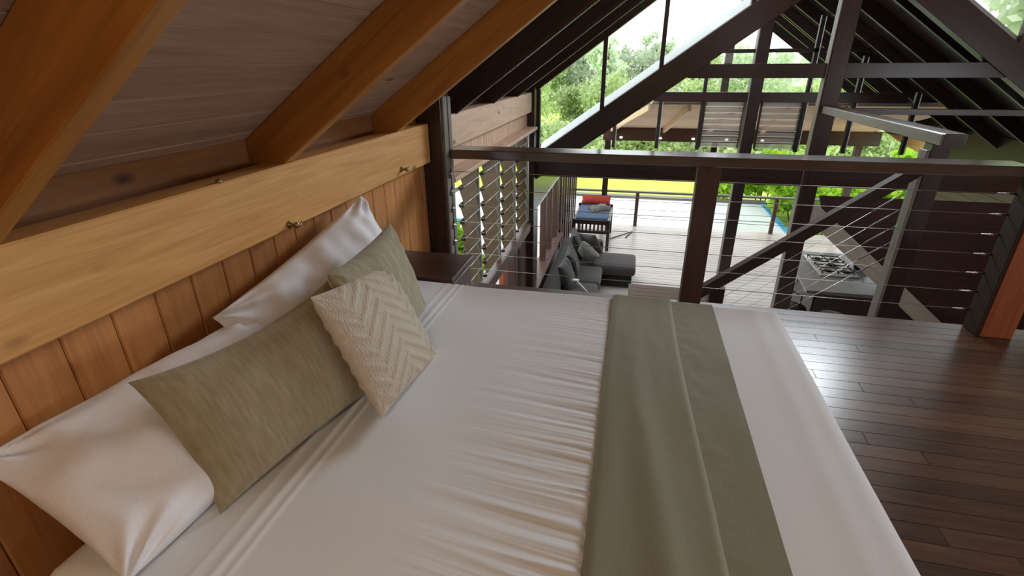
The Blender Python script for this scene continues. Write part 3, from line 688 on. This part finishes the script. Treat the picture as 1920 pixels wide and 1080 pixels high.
db = thing('daybed', (-.75, 12, ZF), 'dark slatted timber daybed with a blue pad on the deck', 'daybed')
box('end_rail', (-1.2, 11.32, ZF+.62), (-.38, 11.38, ZF+.72), DARK, db)
box('end_rail', (-1.2, 11.32, ZF+.40), (-.38, 11.38, ZF+.46), DARK, db)
for k in range(9): box('slat', (-1.18+.09*k, 11.335, ZF+.46), (-1.135+.09*k, 11.365, ZF+.62), RED, db)
for xx, yy in ((-1.22, 11.3), (-.42, 11.3), (-1.22, 12.75), (-.42, 12.75)): box('leg', (xx, yy, ZF), (xx+.07, yy+.07, ZF+.74), DARK, db)
for xx in (-1.2, -.40): box('side_rail', (xx, 11.37, ZF+.58), (xx+.04, 12.75, ZF+.70), DARK, db)
rbox('pad', (-1.15, 11.40, ZF+.62), (-.41, 12.76, ZF+.76), .03, 2, BLUEC, db)
pillow('bolster', .74, .30, .2, REDC, (-.78, 12.68, ZF+.86), (D(30), 0, 0), 'faded red bolster at the far end of the daybed', 'cushion', seed=2, nu=20, nv=14)
pillow('towel', .46, .34, .14, GREYC, (-.66, 12.1, ZF+.80), (D(6), D(-5), D(30)), 'crumpled grey towel lying on the blue daybed pad', 'towel', seed=6, wr=.05, wf=9, nu=26, nv=20)
rq = thing('folding_stand', (.0, 12.6, ZF), 'thin dark metal stand lying open on the deck beside the daybed', 'stand')
tube('bar', [(-.36, 12.2, ZF+.02), (.18, 12.9, ZF+.02)], .012, BLACK, rq)
tube('bar', [(.18, 12.9, ZF+.02), (.02, 12.35, ZF+.02)], .012, BLACK, rq)

# ------------------------------------------------------------------ kitchen island
plain('brushed_steel', lin(214, 214, 212), .3, .35)  # pale, less metallic steel carries the sky's reflection in its colour
ki = thing('kitchen_island', (3.6, 8.5, ZF), 'dark kitchen island with a grey stone worktop below the stairs', 'counter')
stone = plain('grey_worktop', lin(118, 124, 128), .22)
prism('worktop', [(2.80, 8.85), (2.72, 7.66), (4.7, 7.66), (4.7, 9.5), (2.98, 9.5)], -1.65, -1.60, stone, ki, plane='xy')
box('carcass', (2.98, 7.95, ZF+.08), (4.6, 9.4, -1.65), DARK, ki)
box('plinth', (3.02, 8.0, ZF), (4.55, 9.35, ZF+.08), BLACK, ki)
for k in range(3):
    d_ = box('door', (2.955, 8.0+.47*k, ZF+.1), (2.98, 8.45+.47*k, -1.68), DARK, ki)
    box('handle', (2.935, 8.38+.47*k, -1.95), (2.955, 8.40+.47*k, -1.80), MATS['brushed_steel'], d_)
ck = thing('gas_cooktop', (3.37, 8.77, -1.6), 'stainless gas cooktop with five burners on the kitchen island', 'cooktop')
rbox('tray', (3.08, 8.30, -1.598), (3.66, 9.25, -1.575), .008, 2, plain('brushed_steel', lin(214, 214, 212), .3, .35), ck)
for xx, yy, r in ((3.24, 8.48, .055), (3.5, 8.48, .055), (3.37, 8.77, .07), (3.24, 9.06, .055), (3.5, 9.06, .055)):
    b = lathe('burner', [(r*1.25, 0), (r*1.25, .008), (r, .01), (r, .022), (r*.5, .028)], (xx, yy, -1.575), BLACK, ck, 14)
    lathe('burner_ring', [(r*1.7, 0), (r*1.7, .004), (r*1.3, .006)], (xx, yy, -1.575), MATS['brushed_steel'], b, 14)
for yy in (8.40, 8.56, 8.69, 8.85, 8.98, 9.14): box('pan_support', (3.12, yy-.008, -1.548), (3.60, yy+.008, -1.533), BLACK, ck)
for xx in (3.13, 3.36, 3.59):
    box('pan_support', (xx-.008, 8.36, -1.548), (xx+.008, 9.18, -1.533), BLACK, ck)
    for yy in (8.38, 8.77, 9.16): box('support_foot', (xx-.008, yy-.008, -1.575), (xx+.008, yy+.008, -1.548), BLACK, ck)
for k in range(5): lathe('knob', [(.018, 0), (.016, .02), (.010, .022)], (3.635, 8.55+.11*k, -1.575), BLACK, ck, 10)
kp = thing('black_pot', (3.82, 8.75, -1.6), 'small round black pot right of the cooktop', 'pot')
lathe('body', [(.08, 0), (.11, .02), (.115, .09), (.105, .09), (.09, .03)], (3.82, 8.75, -1.6), BLACK, kp)
tube('handle', [(3.82, 8.64, -1.52), (3.80, 8.50, -1.50)], .012, BLACK, kp)
for i, (xx, yy, lb) in enumerate(((2.52, 7.45, 'black wire framed stool at the left corner of the island'), (2.98, 7.25, 'dark round seat stool tucked in front of the island'))):
    bs = thing('bar_stool', (xx, yy, ZF), lb, 'stool', 'stools at the kitchen island')
    lathe('seat', [(.10, 0), (.17, .01), (.18, .035), (.16, .06), (.06, .065)], (xx, yy, ZF+.66), SOFA_DK if i else BLACK, bs, 18)
    for k in range(4):
        a = math.pi/4+k*math.pi/2; c, s = math.cos(a), math.sin(a)
        tube('leg', [(xx+.12*c, yy+.12*s, ZF+.67), (xx+.20*c, yy+.20*s, ZF)], .011, BLACK, bs)
    for zz, r in ((.25, .175), (.46, .15)):
        tube('foot_ring', [(xx+r*math.cos(t*math.pi/8), yy+r*math.sin(t*math.pi/8), ZF+zz) for t in range(17)], .008, BLACK, bs)
    if i == 0:
        tube('back_hoop', [(xx-.15, yy-.03, ZF+.68), (xx-.16, yy-.03, ZF+.95), (xx-.08, yy-.12, ZF+1.0), (xx+.03, yy-.16, ZF+.95), (xx+.03, yy-.15, ZF+.68)], .011, BLACK, bs)
        tube('back_wire', [(xx-.16, yy-.03, ZF+.82), (xx-.06, yy-.13, ZF+.84), (xx+.03, yy-.16, ZF+.82)], .007, BLACK, bs)

# ------------------------------------------------------------------ garden
gd = tag(meshobj('lawn', [(-60, 14.2, -2.95), (80, 14.2, -2.95), (80, 26, -3.0), (-60, 26, -3.0), (80, 70, -3.2), (-60, 70, -3.2), (-60, 1, -2.95), (-4.6, 1, -2.95), (-4.6, 14.2, -2.95), (8.1, 1, -2.95), (80, 1, -2.95), (8.1, 14.2, -2.95)],
    [(0, 1, 2, 3), (3, 2, 4, 5), (6, 7, 8, 0), (9, 10, 1, 11)], LAWN), 'bright green mown lawn around the pool', None, None, 'structure')
po = thing('swimming_pool', (1, 15.5, -2.9), 'swimming pool mirroring the white sky beyond the deck railing', 'pool')
box('water', (-6, 13.75, -2.80), (4.15, 17.2, -2.66), WATER, po, bev=0)
box('coping', (-6.2, 17.2, -2.95), (4.35, 17.55, -2.60), GREYW, po)
tile = plain('blue_pool_tile', lin(70, 150, 190), .2)
box('tile_edge', (4.15, 13.75, -2.95), (4.30, 17.2, -2.62), tile, po)
box('near_edge', (-6.0, 13.64, -2.95), (4.3, 13.75, -2.64), tile, po)

def leafmesh(n, blobs, size, name, mat, droop=.3):
    """n small bent leaves scattered over ellipsoid clumps"""
    w = np.array([b[3]*b[4]*b[5] for b in blobs])**.66; w /= w.sum()
    ch = rng.choice(len(blobs), n, p=w); B = np.array(blobs)[ch]
    d = rng.normal(size=(n, 3)); d /= np.linalg.norm(d, axis=1)[:, None]
    p = B[:, :3]+d*B[:, 3:6]*(rng.uniform(.55, 1.05, (n, 1)))
    a = rng.normal(size=(n, 3)); a[:, 2] -= droop; a /= np.linalg.norm(a, axis=1)[:, None]
    b = np.cross(a, rng.normal(size=(n, 3))); b /= np.linalg.norm(b, axis=1)[:, None]
    s = size*rng.uniform(.6, 1.4, (n, 1))
    v = np.stack([p, p+a*s*.5+b*s*.28, p+a*s, p+a*s*.5-b*s*.28], 1).reshape(-1, 3)
    me = bpy.data.meshes.new(name); me.vertices.add(4*n); me.vertices.foreach_set('co', v.ravel())
    me.loops.add(4*n); me.loops.foreach_set('vertex_index', np.arange(4*n)); me.polygons.add(n)
    me.polygons.foreach_set('loop_start', np.arange(0, 4*n, 4)); me.update(calc_edges=True); me.validate(); me.materials.append(mat); return me
def crownblobs(R, H, k):
    out = []
    for _ in range(k):
        t = random.uniform(0, 2*math.pi); q = R*math.sqrt(random.random())*.8; z = random.uniform(.35, .95)*H
        r = R*random.uniform(.28, .5)*(1.15-.5*z/H); out.append((q*math.cos(t), q*math.sin(t), z, r, r, r*.75))
    return out
protos = []
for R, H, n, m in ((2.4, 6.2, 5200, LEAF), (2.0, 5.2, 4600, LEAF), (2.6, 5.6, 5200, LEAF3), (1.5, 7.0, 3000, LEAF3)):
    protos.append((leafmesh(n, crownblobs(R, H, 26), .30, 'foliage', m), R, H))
_tr = {}
def trunkmesh(i, H):
    if i in _tr: return _tr[i]
    o = tube('trunk', [(0, 0, 0), (.08, .03, H*.3), (-.05, .06, H*.6), (.04, 0, H*.85)], [.16, .13, .09, .04], BARK); me = o.data
    cz = (0+H*.3+H*.6+H*.85)/4
    for v in me.vertices: v.co += V((.0175, .0225, cz))
    bpy.data.objects.remove(o); WM.pop('trunk', None); _tr[i] = me; return me
def tree(i, x, y, s, label, rz):
    me, R, H = protos[i]; t = thing('tree', (x, y, -3.05), label, 'tree', 'forest trees beyond the lawn')
    mw = Matrix.Translation((x, y, -3.05)) @ Matrix.Rotation(rz, 4, 'Z') @ Matrix.Scale(s, 4)
    link(bpy.data.objects.new('trunk', trunkmesh(i, H)), t, mw); link(bpy.data.objects.new('crown', me), t, mw); return t
ORD = 'first second third fourth fifth sixth seventh eighth ninth tenth eleventh twelfth'.split()
for k in range(8):
    tree((0, 1)[k % 2], -6.4+2.55*k+random.uniform(-.4, .4), 30.5+1.6*(k % 2), random.uniform(.60, .76), 'rounded green forest tree, %s from the left in the row behind the lawn bushes' % ORD[k], random.uniform(0, 6))
for k in range(7):
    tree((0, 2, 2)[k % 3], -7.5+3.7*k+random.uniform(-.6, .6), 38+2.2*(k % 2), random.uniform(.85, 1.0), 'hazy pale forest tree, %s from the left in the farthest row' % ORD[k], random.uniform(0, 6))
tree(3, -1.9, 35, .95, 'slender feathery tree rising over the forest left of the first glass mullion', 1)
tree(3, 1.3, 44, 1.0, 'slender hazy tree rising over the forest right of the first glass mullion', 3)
tree(1, -8.5, 9.0, .8, 'bushy green tree outside the near columns of the louvre window', 2)
tree(0, -10.5, 15, .9, 'bushy green tree outside the middle columns of the louvre window', 4)
tree(1, -12.5, 22, .9, 'bushy green tree outside the far columns of the louvre window', 5)
tree(2, 17.0, 23.5, 1.75, 'tall tree with haze-paled leaves at the lower corner of the right clerestory glass', .5)
tree(2, 23.5, 29, 1.8, 'tall tree with haze-paled leaves at the outer edge of the right clerestory glass', 2.5)
bush = [leafmesh(2600, [(random.uniform(-1.5, 1.5), random.uniform(-.7, .7), random.uniform(.2, 1.5), .7, .6, .6) for _ in range(18)], .24, 'foliage', LEAF) for _ in range(2)]
hedge = []
for k in range(8):
    x = -5.6+2.5*k
    t = thing('bush', (x, 25.2+.5*(k % 2), -3.0), 'dense green bush, %s from the left along the far edge of the lawn' % ORD[k], 'bush', 'bushes along the lawn edge')
    mw = Matrix.Translation((x, 25.2+.5*(k % 2), -3.0)) @ Matrix.Rotation(.3*k, 4, 'Z') @ Matrix.Scale(random.uniform(.95, 1.25), 4)
    link(bpy.data.objects.new('foliage', bush[k % 2]), t, mw); tube('stem', [(x, 25.4, -3.0), (x+.1, 25.4, -2.0)], .06, BARK, t, 5)
fern = []
for _ in range(2): fern.append(leafmesh(1500, crownblobs(.85, 1.5, 14), .22, 'foliage', LEAF2, .1))
for k, (x, y, s) in enumerate([(3.2, 18.4, .95), (4.4, 18.3, 1.1), (5.0, 16.6, 1.0), (5.3, 15.2, .9), (6.4, 17.4, 1.1), (6.8, 15.2, 1.0), (8.2, 18.3, 1.2), (-3.2, 6.5, 1.1), (-3.6, 8.2, 1.2), (-3.1, 4.6, 1.0)]):
    t = thing('fern_shrub', (x, y, -2.95), 'bright green feathery shrub, %s from the left on the pool bank' % ORD[k] if x > 0 else 'bright green shrub outside the %s end of the louvre window' % ('middle', 'far', 'near')[k-7], 'shrub', 'shrubs beside the pool' if x > 0 else 'shrubs outside the louvres')
    mw = Matrix.Translation((x, y, -2.95)) @ Matrix.Rotation(k, 4, 'Z') @ Matrix.Scale(s, 4)
    link(bpy.data.objects.new('foliage', fern[k % 2]), t, mw)
    for q in range(3): tube('stem', [(x+.1*(q-1), y, -2.95), (x+.35*(q-1)*s, y+.1, -2.95+.9*s)], .02, BARK, t, 5)
print('objects', len(S.objects))
